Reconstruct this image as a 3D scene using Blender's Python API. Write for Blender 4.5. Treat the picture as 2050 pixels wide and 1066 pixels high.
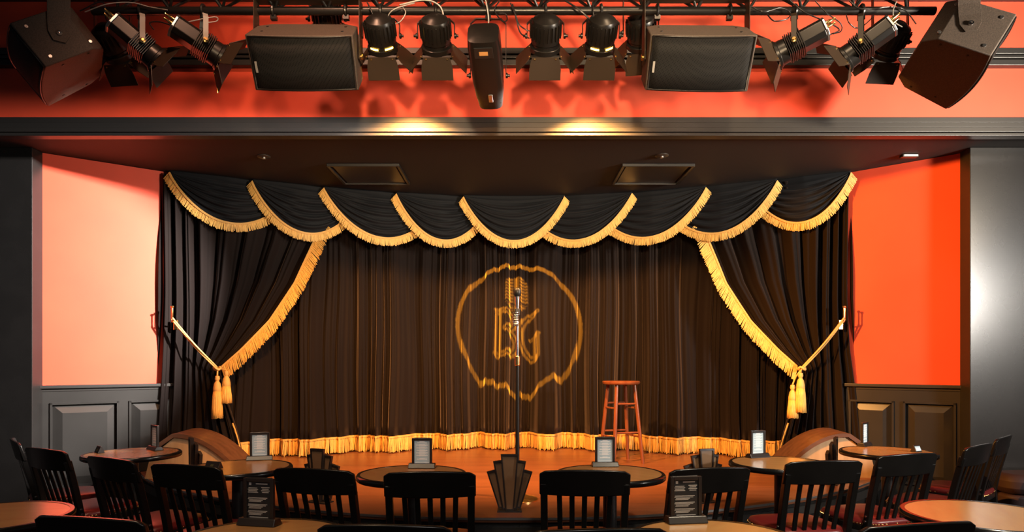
import bpy, bmesh, math, random
import numpy as np
from mathutils import Vector, Matrix, Euler
random.seed(7); rng = np.random.default_rng(7)
for o in list(bpy.data.objects): bpy.data.objects.remove(o)
S = bpy.context.scene
COL = S.collection
PI = math.pi

# ------------------------------------------------------------ camera, world, light
F, CX, HY, HC = 1350.0, 1025.0, 725.0, 1.38      # focal length (px), principal column, horizon row, eye height
def px(x, y, Y): return Vector(((x-CX)/F*Y, Y, HC+(HY-y)/F*Y))
cam = bpy.data.cameras.new('camera'); cam.sensor_width = 36; cam.lens = F/2050*36
cam.shift_y = (HY-533)/2050; cam.clip_start = .05
camo = bpy.data.objects.new('camera', cam); COL.objects.link(camo)
camo.location = (0, 0, HC); camo.rotation_euler = (PI/2, 0, 0); S.camera = camo

w = bpy.data.worlds.new('world'); S.world = w; w.use_nodes = True
w.node_tree.nodes['Background'].inputs[0].default_value = (.85, .9, 1, 1)
w.node_tree.nodes['Background'].inputs[1].default_value = .035
S.view_settings.view_transform = 'Standard'; S.view_settings.look = 'None'
S.view_settings.gamma = 1; S.view_settings.exposure = .5; S.view_settings.use_curve_mapping = False

def light(name, kind, loc, target, energy, col, size=.2, angle=60, blend=.5):
    d = bpy.data.lights.new(name, kind); d.energy = energy; d.color = col
    if kind == 'AREA': d.shape = 'DISK'; d.size = size
    else: d.shadow_soft_size = size
    if kind == 'SPOT': d.spot_size = math.radians(angle); d.spot_blend = blend
    o = bpy.data.objects.new(name, d); COL.objects.link(o); o.location = loc
    o.rotation_euler = (Vector(target)-Vector(loc)).to_track_quat('-Z', 'Y').to_euler()
    return o
# room lamps at the side and rear, then unseen fill spots added
light('room_light_side', 'SPOT', (5.6, 1.3, 2.2), (3.0, 5.0, 2.5), 1000, (1, .93, .84), .28, 85, 1)
light('room_light_rear', 'SPOT', (.3, -1.2, 2.7), (.1, 5, 3.7), 1500, (1, .70, .40), .16, 46, 1)
light('fill_light_wall', 'SPOT', (5.1, 2.0, 2.7), (1.9, 5, 3.6), 900, (1, .80, .56), .16, 66, 1)  # added spot, brightens the upper red wall without flooding the pier
light('fill_light_truss_a', 'SPOT', (-1.2, 2.7, 4.5), (-1.2, 4.1, 3.2), 130, (1, .5, .3), .12, 90, .8)  # unseen spot added to light the speaker top and dim end of wall
light('fill_light_truss_b', 'SPOT', (1.3, 2.7, 4.5), (1.3, 4.1, 3.2), 110, (1, .68, .40), .12, 85, .8)  # unseen spot added to warm the other speaker top
light('fill_light_table_a', 'SPOT', (-1.6, 1.4, 4.3), (-1.4, 2.8, .7), 130, (1, .72, .44), .15, 70, .8)  # unseen downlight added to lift the table tops
light('fill_light_table_b', 'SPOT', (1.9, 1.4, 4.3), (1.9, 2.7, .7), 560, (1, .84, .6), .15, 56, .8)  # unseen downlight added, aimed at the pale bare table to brighten it
light('fill_light_front', 'SPOT', (.3, -1.6, 3.2), (.2, 4.2, .9), 110, (1, .88, .78), .2, 62, .9)  # front fill added to brighten menu cards and chair backs

# ------------------------------------------------------------ materials
def mat(name, col, rough=.5, metal=0, var=0, vscale=(6, 6, 6), bump=0, bscale=80, coat=0, sheen=0, emit=0, col2=None, spec=.5):
    m = bpy.data.materials.new(name); m.use_nodes = True; nt = m.node_tree; N = nt.nodes; L = nt.links
    b = N['Principled BSDF']; b.inputs['Base Color'].default_value = (*col, 1)
    b.inputs['Roughness'].default_value = rough; b.inputs['Metallic'].default_value = metal
    b.inputs['Coat Weight'].default_value = coat; b.inputs['Specular IOR Level'].default_value = spec
    if sheen:
        b.inputs['Sheen Weight'].default_value = sheen; b.inputs['Sheen Roughness'].default_value = .35
        b.inputs['Sheen Tint'].default_value = (.85, .66, .60, 1)
    if emit: b.inputs['Emission Color'].default_value = (*col, 1); b.inputs['Emission Strength'].default_value = emit
    tc = N.new('ShaderNodeTexCoord')
    if var or col2:
        mp = N.new('ShaderNodeMapping'); mp.inputs['Scale'].default_value = vscale
        n = N.new('ShaderNodeTexNoise'); n.inputs['Scale'].default_value = 1; n.inputs['Detail'].default_value = 5
        r = N.new('ShaderNodeValToRGB'); r.color_ramp.elements[0].position = .32; r.color_ramp.elements[1].position = .68
        c2 = col2 or tuple(min(1, c*(1+var)) for c in col); c1 = col if col2 else tuple(c*(1-var) for c in col)
        r.color_ramp.elements[0].color = (*c1, 1); r.color_ramp.elements[1].color = (*c2, 1)
        L.new(tc.outputs['Object'], mp.inputs[0]); L.new(mp.outputs[0], n.inputs[0]); L.new(n.outputs[0], r.inputs[0])
        L.new(r.outputs[0], b.inputs['Base Color'])
    if bump:
        n2 = N.new('ShaderNodeTexNoise'); n2.inputs['Scale'].default_value = bscale; n2.inputs['Detail'].default_value = 3
        bp = N.new('ShaderNodeBump'); bp.inputs['Strength'].default_value = bump; bp.inputs['Distance'].default_value = .004
        L.new(tc.outputs['Object'], n2.inputs[0]); L.new(n2.outputs[0], bp.inputs['Height']); L.new(bp.outputs[0], b.inputs['Normal'])
    return m
def mat_grille(name):
    m = mat(name, (.01, .01, .01), .75, spec=.2); nt = m.node_tree; N = nt.nodes; L = nt.links; b = N['Principled BSDF']
    tc = N.new('ShaderNodeTexCoord'); v = N.new('ShaderNodeTexVoronoi'); v.inputs['Scale'].default_value = 110; v.inputs['Randomness'].default_value = 0
    mp = N.new('ShaderNodeMapping'); mp.inputs['Rotation'].default_value = (.6, .6, .785)
    r = N.new('ShaderNodeValToRGB'); r.color_ramp.elements[0].position = .28; r.color_ramp.elements[1].position = .4
    r.color_ramp.elements[0].color = (.002, .002, .002, 1); r.color_ramp.elements[1].color = (.012, .0115, .011, 1)
    L.new(tc.outputs['Object'], mp.inputs[0]); L.new(mp.outputs[0], v.inputs[0]); L.new(v.outputs['Distance'], r.inputs[0]); L.new(r.outputs[0], b.inputs['Base Color'])
    return m
M = dict(
    red=mat('red_paint', (.70, .066, .024), .6, var=.05, vscale=(3, 3, 3), bump=.08, bscale=220),
    blackpaint=mat('black_satin_paint', (.016, .015, .0145), .27, var=.1, bump=.04, bscale=160),
    trim=mat('black_trim_paint', (.018, .0165, .0155), .4),
    soffit=mat('black_ceiling_paint', (.012, .010, .009), .75, bump=.1, bscale=200),
    wains=mat('dark_wainscot_paint', (.022, .021, .02), .32, var=.08),
    velvet=mat('black_velvet', (.0065, .0036, .0031), .8, sheen=.28, bump=.15, bscale=350, spec=.15),
    velvet_shaded=mat('shaded_swag_velvet', (.005, .006, .008), .75, sheen=.09, spec=.2),  # cool black tint puts the header's shade into the swag cloth colour
    gold=mat('gold_fringe', (.74, .42, .10), .6, var=.18, vscale=(90, 90, 20), sheen=.1),
    goldband=mat('gold_braid', (.66, .36, .09), .55, bump=.4, bscale=300),
    rope=mat('gold_rope', (.72, .42, .12), .55, bump=.5, bscale=260),
    brass=mat('brass', (.85, .55, .2), .25, 1),
    chrome=mat('chrome', (.75, .75, .75), .18, 1),
    steel=mat('grey_steel', (.5, .5, .5), .35, 1),
    deck=mat('stage_wood', (.13, .043, .018), .36, col2=(.185, .063, .027), vscale=(1.2, 16, 4), bump=.05, bscale=60),
    stoolwood=mat('cherry_wood', (.13, .035, .015), .25, col2=(.2, .06, .022), vscale=(20, 20, 3)),
    ply=mat('plywood', (.42, .26, .13), .5, col2=(.5, .32, .17), vscale=(30, 4, 3)),
    brownboard=mat('brown_board', (.11, .05, .028), .4, var=.2, vscale=(3, 20, 20)),
    chair=mat('black_chair_wood', (.0065, .006, .0058), .28, var=.15, spec=.4),
    vinyl=mat('red_vinyl', (.13, .012, .012), .33, bump=.1, bscale=40),
    lam=mat('table_laminate', (.42, .20, .07), .2, col2=(.48, .25, .09), vscale=(14, 3, 3)),
    edge=mat('black_table_edge', (.006, .0055, .0055), .22),
    iron=mat('black_cast_iron', (.012, .012, .012), .4),
    holder=mat('dark_holder_wood', (.022, .016, .014), .33, var=.2),
    card=mat('blue_grey_card', (.5, .64, .72), .3),
    carddark=mat('dark_card', (.02, .022, .024), .3),
    print=mat('white_print', (.92, .94, .95), .5),
    printdim=mat('grey_print', (.42, .39, .36), .5),
    fanpane=mat('bronze_pane', (.2, .115, .06), .3, var=.15),
    carpet=mat('dark_carpet', (.02, .012, .012), .95, var=.4, vscale=(40, 40, 40)),
    fixture=mat('black_fixture_metal', (.009, .0078, .007), .34, spec=.38),
    flap=mat('barn_door_metal', (.030, .018, .010), .5, spec=.35),
    cab=mat('speaker_cabinet', (.065, .046, .034), .7, var=.3, vscale=(160, 160, 160), bump=.3, bscale=260),
    grille=mat_grille('speaker_grille'),
    cable=mat('black_cable', (.012, .011, .011), .35),
    greycable=mat('grey_cable', (.35, .33, .3), .35),
    amber=mat('amber_glow', (1, .5, .06), .4, emit=14),
    display=mat('panel_print', (.6, .3, .1), .4),
    booth=mat('maroon_vinyl', (.02, .006, .007), .7),
    vent=mat('vent_panel', (.03, .027, .024), .35),
    whiteplastic=mat('white_plastic', (.7, .7, .7), .5),
    tape=mat('white_tape', (.3, .28, .25), .6),
)

# ------------------------------------------------------------ mesh helpers
class MB:
    def __init__(s): s.v = []; s.f = []
    def add(s, vs, fs, T=None):
        n = len(s.v); s.v += [(T @ Vector(v)) if T else Vector(v) for v in vs]
        s.f += [tuple(i+n for i in f) for f in fs]; return s
    def box(s, c, d, T=None, top=(1, 1)):
        x, y, z = c; a, b, h = d[0]/2, d[1]/2, d[2]/2; p, q = top
        vs = [(x-a, y-b, z-h), (x+a, y-b, z-h), (x+a, y+b, z-h), (x-a, y+b, z-h),
              (x-a*p, y-b*q, z+h), (x+a*p, y-b*q, z+h), (x+a*p, y+b*q, z+h), (x-a*p, y+b*q, z+h)]
        return s.add(vs, [(3, 2, 1, 0), (4, 5, 6, 7), (0, 1, 5, 4), (1, 2, 6, 5), (2, 3, 7, 6), (3, 0, 4, 7)], T)
    def prism(s, poly, h0, h1, T=None, plane='xy'):
        n = len(poly)
        P = (lambda a, b, h: (a, b, h)) if plane == 'xy' else (lambda a, b, h: (a, h, b))
        vs = [P(a, b, h0) for a, b in poly]+[P(a, b, h1) for a, b in poly]
        fs = [tuple(range(n))[::-1], tuple(range(n, 2*n))]+[(i, (i+1) % n, n+(i+1) % n, n+i) for i in range(n)]
        return s.add(vs, fs, T)
    def tube(s, path, r, n=8, T=None, closed=False):
        P = [Vector(p) for p in path]; m = len(P); R = r if isinstance(r, (list, tuple)) else [r]*m
        t0 = (P[1]-P[0]).normalized(); u = t0.orthogonal().normalized(); vs = []; pt = t0
        for i in range(m):
            a = P[i-1] if (i or closed) else P[0]; b = P[(i+1) % m] if (i < m-1 or closed) else P[-1]
            t = (b-a).normalized(); q = pt.rotation_difference(t); u = (q @ u).normalized(); pt = t; v = t.cross(u)
            vs += [P[i]+(u*math.cos(2*PI*k/n)+v*math.sin(2*PI*k/n))*R[i] for k in range(n)]
        fs = [(i*n+k, i*n+(k+1) % n, ((i+1) % m)*n+(k+1) % n, ((i+1) % m)*n+k) for i in range(m if closed else m-1) for k in range(n)]
        if not closed: fs += [tuple(range(n))[::-1], tuple(range((m-1)*n, m*n))]
        return s.add(vs, fs, T)
    def lathe(s, prof, n=24, T=None):
        m = len(prof); vs = [(r*math.cos(2*PI*k/n), r*math.sin(2*PI*k/n), z) for r, z in prof for k in range(n)]
        fs = [(i*n+k, i*n+(k+1) % n, (i+1)*n+(k+1) % n, (i+1)*n+k) for i in range(m-1) for k in range(n)]
        if prof[0][0] > 1e-6: fs.append(tuple(range(n))[::-1])
        if prof[-1][0] > 1e-6: fs.append(tuple(range((m-1)*n, m*n)))
        return s.add(vs, fs, T)
    def sweep(s, path, w, d, T=None, side=(1, 0, 0)):        # rectangular section; width along "side"
        P = [Vector(p) for p in path]; X = Vector(side).normalized(); m = len(P); vs = []
        for i in range(m):
            t = (P[min(i+1, m-1)]-P[max(i-1, 0)]).normalized(); n = X.cross(t).normalized()
            ww = w[i] if isinstance(w, (list, tuple)) else w
            vs += [P[i]+X*ww/2*a+n*d/2*b for a, b in ((-1, -1), (1, -1), (1, 1), (-1, 1))]
        fs = [(i*4+k, i*4+(k+1) % 4, i*4+4+(k+1) % 4, i*4+4+k) for i in range(m-1) for k in range(4)]
        return s.add(vs, fs+[(3, 2, 1, 0), tuple(range(4*m-4, 4*m))], T)
    def grid(s, rows, T=None, close=False):
        m, n = len(rows), len(rows[0]); vs = [p for r in rows for p in r]
        fs = [(i*n+k, i*n+k+1, i*n+n+k+1, i*n+n+k) for i in range(m-1) for k in range(n-1)]
        if close: fs += [(i*n+n-1, i*n, i*n+n, i*n+2*n-1) for i in range(m-1)]
        return s.add(vs, fs, T)
    def build(s, name, mt, parent=None, smooth=None, bevel=0, thick=0, fix=True):
        me = bpy.data.meshes.new(name); me.from_pydata([tuple(v) for v in s.v], [], s.f)
        if fix:
            b = bmesh.new(); b.from_mesh(me)
            bmesh.ops.remove_doubles(b, verts=b.verts, dist=1e-6)
            bmesh.ops.recalc_face_normals(b, faces=b.faces); b.to_mesh(me); b.free()
        me.materials.append(M[mt] if isinstance(mt, str) else mt)
        o = bpy.data.objects.new(name, me); COL.objects.link(o); o.parent = parent
        if smooth is not None:
            me.polygons.foreach_set('use_smooth', [True]*len(me.polygons)); me.set_sharp_from_angle(angle=math.radians(smooth))
        if thick: k = o.modifiers.new('thickness', 'SOLIDIFY'); k.thickness = thick; k.offset = 0
        if bevel: k = o.modifiers.new('bevel', 'BEVEL'); k.width = bevel; k.segments = 2; k.limit_method = 'ANGLE'; k.angle_limit = .6
        return o
def tag(o, label, cat, group=None):
    o['label'] = label; o['category'] = cat
    if group: o['group'] = group
    return o
def thing(name, label, cat, loc=(0, 0, 0), rz=0, group=None):
    o = bpy.data.objects.new(name, None); COL.objects.link(o); o.location = loc; o.rotation_euler = (0, 0, rz); o.empty_display_size = .1
    return tag(o, label, cat, group)
def struct(o): o['kind'] = 'structure'; return o
def stuff(o): o['kind'] = 'stuff'; return o
def copytree(root):
    r = root.copy(); COL.objects.link(r)
    for c in [c for c in root.children]:
        k = c.copy(); COL.objects.link(k); k.parent = r
        for g in c.children:
            d = g.copy(); COL.objects.link(d); d.parent = k
    return r
def spline(pts, n=8):
    P = [Vector(p) for p in pts]; P = [P[0]*2-P[1]]+P+[P[-1]*2-P[-2]]; out = []
    for i in range(1, len(P)-2):
        for k in range(n):
            t = k/n; a, b, c, d = P[i-1:i+3]
            out.append(.5*((2*b)+(c-a)*t+(2*a-5*b+4*c-d)*t*t+(3*b-a-3*c+d)*t**3))
    return out+[P[-2]]
def aimed(aim):                                   # rotation whose -Z looks along aim, X level
    z = -Vector(aim).normalized(); x = Vector((0, 0, 1)).cross(z).normalized(); y = z.cross(x)
    return Matrix(((x.x, y.x, z.x, 0), (x.y, y.y, z.y, 0), (x.z, y.z, z.z, 0), (0, 0, 0, 1)))
Tr = Matrix.Translation
def Rot(a, ax): return Matrix.Rotation(a, 4, ax)

# ------------------------------------------------------------ the setting
HS, ZC = .46, 3.05                               # stage height, stage ceiling height
struct(MB().box((0, 2.6, -.05), (16, 10, .1)).build('floor', 'carpet'))
struct(MB().box((0, 2.4, 4.65), (16, 6, .1)).build('ceiling_room', 'soffit'))
struct(MB().prism([(-8, 4.97), (8, 4.97), (8, 7.5), (-8, 7.5)], ZC, ZC+.06).build('ceiling', 'soffit'))
struct(MB().box((0, 5.12, (ZC+.06+4.6)/2), (16, .24, 4.6-ZC-.06)).build('wall_header', 'red'))
def band(name, zs, x0=-8, x1=8):                 # stepped cornice: boards (z0,z1,front Y)
    t = bpy.data.objects.new(name, None); COL.objects.link(t); struct(t)
    for z0, z1, y in zs:
        MB().box(((x0+x1)/2, (y+5.0)/2, (z0+z1)/2), (x1-x0, 5.0-y, z1-z0)).build('cornice_board', 'trim', t, bevel=.004)
band('trim_1', [(3.135, 3.178, 4.945), (3.093, 3.132, 4.925), (3.055, 3.090, 4.905), (3.030, 3.052, 4.915)])
band('trim_2', [(3.645, 3.690, 4.95), (3.632, 3.643, 4.965), (3.612, 3.629, 4.945), (3.600, 3.610, 4.965), (3.556, 3.598, 4.94)])
band('trim_3', [(4.05, 4.20, 4.94)])
for nm, x0, x1 in (('wall_pier_left', -8, -3.73), ('wall_pier_right', 3.56, 8)):
    struct(MB().box(((x0+x1)/2, 5.30, ZC/2), (x1-x0, .12, ZC-.004)).build(nm, 'blackpaint', bevel=.004))
struct(MB().box((0, 7.42, ZC/2), (8, .1, ZC-.004)).build('wall_back', 'soffit'))

def side_wall(name, a, b, panels, ext=1.03):
    a = Vector((*a, 0)); b = Vector((*b, 0)); L = (b-a).length; d = (b-a)/L
    n = Vector((-d.y, d.x, 0)); n = n if n.x*a.x < 0 else -n                # points into the niche
    T = Matrix(((d.x, n.x, 0, a.x), (d.y, n.y, 0, a.y), (0, 0, 1, 0), (0, 0, 0, 1)))   # x along wall, y out of wall
    w = struct(MB().box((L*ext/2, -.05, ZC/2+.59), (L*ext, .1, ZC-1.18-.006), T).build(name, 'red'))
    MB().box((L*ext/2, -.04, .60), (L*ext, .08, 1.14), T).build('wainscot_back', 'wains', w)
    MB().box((L*ext/2, .018, 1.178), (L*ext+.02, .05, .028), T).box((L*ext/2, .006, 1.152), (L*ext, .03, .024), T).build('chair_rail', 'trim', w, bevel=.005)
    MB().box((L*ext/2, .010, 1.095), (L*ext, .02, .09), T).build('top_rail', 'wains', w)
    MB().box((L*ext/2, .010, .18), (L*ext, .02, .36), T).build('bottom_rail', 'wains', w)
    edges = [0]+[e*L for p in panels for e in p]+[L*ext]
    for i in range(0, len(edges), 2):
        if edges[i+1] > edges[i]: MB().box(((edges[i]+edges[i+1])/2, .010, .705), (edges[i+1]-edges[i], .02, .69), T).build('stile', 'wains', w)
    for p0, p1 in panels:
        x0, x1 = p0*L, p1*L; z0, z1 = .36, 1.05
        m = MB()
        for (c, s_) in (((x0+.008, .02, (z0+z1)/2), (.016, .022, z1-z0)), ((x1-.008, .02, (z0+z1)/2), (.016, .022, z1-z0)),
                        (((x0+x1)/2, .02, z1-.008), (x1-x0, .022, .016)), (((x0+x1)/2, .02, z0+.008), (x1-x0, .022, .016))): m.box(c, s_, T)
        m.build('panel_moulding', 'wains', w, bevel=.003)
        q = .02; r = .085; m = MB()
        o_ = [(x0+q, .0, z0+q), (x1-q, .0, z0+q), (x1-q, .0, z1-q), (x0+q, .0, z1-q)]
        i_ = [(x0+r, .026, z0+r), (x1-r, .026, z0+r), (x1-r, .026, z1-r), (x0+r, .026, z1-r)]
        m.add(o_+i_, [(0, 1, 5, 4), (1, 2, 6, 5), (2, 3, 7, 6), (3, 0, 4, 7), (4, 5, 6, 7), (3, 2, 1, 0)], T)
        m.build('raised_panel', 'wains', w)
    return w
side_wall('wall_left', (-3.76, 5.36), (-3.02, 5.93), [(.075, .59), (.67, 1.0)])
side_wall('wall_right', (3.61, 5.36), (2.97, 5.93), [(.075, .51), (.59, 1.0)])

# ceiling fittings of the stage
def vent(label, c0, c1, d):
    y0 = 1350/238; y1 = 1350/215
    t = thing('ceiling_vent', label, 'vent', ((c0+c1)/2, (y0+y1)/2, ZC))
    W = (c1-c0); D = y1-y0; m = MB(); e = .022
    m.box((0, -D/2+e/2, -.012), (W, e, .024)).box((0, D/2-e/2, -.012), (W, e, .024)).box((-W/2+e/2, 0, -.012), (e, D-2*e, .024)).box((W/2-e/2, 0, -.012), (e, D-2*e, .024))
    m.build('vent_frame', 'trim', t, bevel=.003)
    MB().box((0, 0, -.006), (W-2*e-.03, D-2*e-.03, .011), None).build('vent_panel', 'vent', t, bevel=.004)
vent('flat black ceiling vent above the swags on the salmon-pink wall side', -1.56, -.95, 1)
vent('flat black ceiling vent above the swags on the deep-orange wall side', .93, 1.54, 1)
for x, y, lb in ((528, 313, 'small round sprinkler plate in the stage ceiling nearer the salmon-pink wall'), (1325, 311, 'small round sprinkler plate in the stage ceiling beside the vent')):
    Y = (ZC-HC)*F/(HY-y); t = thing('sprinkler_plate', lb, 'sprinkler', ((x-CX)/F*Y, Y, ZC), 0)
    MB().lathe([(.055, 0), (.055, -.006), (.045, -.012), (0, -.012)], 20).build('plate', 'vent', t, 35)
    MB().lathe([(.016, -.01), (.016, -.022), (0, -.024)], 12).build('sprinkler_head', 'steel', t, 35)
Y = (ZC-HC)*F/(HY-310); t = thing('smoke_detector', 'small pale strip detector on the dark stage ceiling near the deep-orange wall', 'detector', ((1820-CX)/F*Y, Y, ZC))
MB().box((0, 0, -.012), (.13, .05, .022)).build('housing', 'vent', t, bevel=.004); MB().box((0, -.027, -.012), (.11, .004, .012)).build('lens_strip', 'whiteplastic', t)

# ------------------------------------------------------------ stage
half = [(0, 3.98), (.65, 4.03), (1.3, 4.22), (2.0, 4.58), (2.5, 4.95), (2.9, 5.35), (3.1, 5.62)]
fr = [(p.x, p.y) for p in spline([(x, y, 0) for x, y in [(-x, y) for x, y in half[::-1]]+half[1:]], 6)]
stage = thing('stage', 'low curved wooden stage with black fascia in front of the curtains', 'stage', (0, 0, 0))
poly = [(-2.98, 5.82)]+fr+[(2.92, 5.80), (2.86, 7.3), (-2.9, 7.3)]
MB().prism(poly, HS-.03, HS).build('deck', 'deck', stage)
def offs(pts, d):
    out = []
    for i, p in enumerate(pts):
        a = Vector((*pts[max(i-1, 0)], 0)); b = Vector((*pts[min(i+1, len(pts)-1)], 0)); t = (b-a).normalized(); out.append((p[0]-t.y*-d*-1, p[1]+t.x*d))
    return out
ins = offs(fr, .03)
MB().prism([(-2.96, 5.82)]+ins+[(2.9, 5.80), (2.84, 7.28), (-2.88, 7.28)], 0, HS-.032).build('fascia', 'blackpaint', stage)
nose = [(p[0], p[1], HS-.012) for p in offs(fr, -.008)]
MB().grid([[Vector(p)+Vector((0, 0, .012)) for p in nose], [Vector(p)+Vector((0, 0, -.002)) for p in nose]]).build('nosing', 'steel', stage, thick=.006)
rail = [(p[0], p[1], HS-.09) for p in offs(fr, .018)]
MB().grid([[Vector(p)+Vector((0, 0, .03)) for p in rail], [Vector(p)+Vector((0, 0, -.03)) for p in rail]]).build('fascia_band', 'trim', stage, thick=.02)

# ------------------------------------------------------------ fringe
def fringe(name, parent, path, dirs, length, spacing=.0055, wd=.0065, front=(0, -1, 0)):
    P = np.array([tuple(p) for p in path]); D = np.array([tuple(d) for d in dirs])
    seg = np.linalg.norm(np.diff(P, axis=0), axis=1); cum = np.concatenate([[0], np.cumsum(seg)]); n = int(cum[-1]/spacing)
    ss = np.linspace(0, cum[-1], n); Q = np.stack([np.interp(ss, cum, P[:, k]) for k in range(3)], 1)
    E = np.stack([np.interp(ss, cum, D[:, k]) for k in range(3)], 1); E /= np.linalg.norm(E, axis=1)[:, None]
    tg = np.gradient(Q, axis=0); tg /= np.linalg.norm(tg, axis=1)[:, None]
    nr = np.cross(tg, E); nr /= np.linalg.norm(nr, axis=1)[:, None]
    ln = length*(1+rng.normal(0, .045, n)); lean = rng.normal(0, .05, n)+.05*np.sin(ss*37)
    v = []; f = []
    for i in range(n):
        o = Q[i]+nr[i]*rng.uniform(-.003, .003); e = E[i]+tg[i]*lean[i]; a = tg[i]*wd*.55; b = nr[i]*wd*.5
        k = len(v)
        for s_, w_ in ((0, 1), (.6, 1), (1, .7)):
            c = o+e*ln[i]*s_; v += [c-a*w_, c+a*w_, c+b*w_]
        f += [(k+j*3+q, k+j*3+(q+1) % 3, k+j*3+3+(q+1) % 3, k+j*3+3+q) for j in range(2) for q in range(3)]
    m = MB(); m.v = [Vector(q) for q in v]; m.f = f
    fo = stuff(m.build(name, 'gold', parent, fix=False))
    hb = .018                                                    # woven header braid along the edge
    m = MB(); pts = [Vector(q) for q in Q[::3]]; ds = [Vector(q) for q in E[::3]]; ns = [Vector(q) for q in nr[::3]]
    rows = []
    for p, d, n_ in zip(pts, ds, ns):
        rows.append([p-d*hb*.35+n_*.006, p+d*hb*.65+n_*.007, p+d*hb*.65-n_*.007, p-d*hb*.35-n_*.006])
    m.grid(rows, close=True); m.build(name+'_braid', 'goldband', parent, 40)
    return fo

# ------------------------------------------------------------ curtains
def cl(x): return 6.9-.1406*x*x+.0034*x**4
# back curtain
bc = thing('stage_curtain', 'wide black velvet stage curtain with gold bottom fringe at the back', 'curtain', (0, 0, 0))
def bdepth(x, z):
    k = (z-HS)/(ZC-HS)
    ph = 2*PI*x/.215+1.3*math.sin(2*PI*x/1.3+1)+1.0*math.sin(2*PI*x/.72)+.25*math.sin(3*z+x*5)
    c = math.sin(ph); c = math.copysign(abs(c)**.8, c)
    d = .038*c+.018*math.sin(2.37*ph+1+.5*math.sin(2*z))+.009*math.sin(5.1*ph+.4*math.sin(1.7*z))
    return d*(.8+.3*(1-k))+(.02+.085*(1-k)**1.5)*math.sin(2*PI*x/.58+1.3*math.sin(1.9*x))
xs = np.linspace(-3.0, 3.0, 1300); zs = np.linspace(HS+.15, ZC-.02, 20)
rows = [[Vector((x, cl(x)+.21+bdepth(x, z), z)) for x in xs] for z in zs]
MB().grid(rows).build('curtain_cloth', 'velvet', bc, 180, thick=.004)
path = [Vector((x, cl(x)+.205+bdepth(x, HS+.16), HS+.165)) for x in xs]
fringe('bottom_fringe', bc, path, [Vector((0, 0, -1))]*len(path), .15, .0045, .007)

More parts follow.
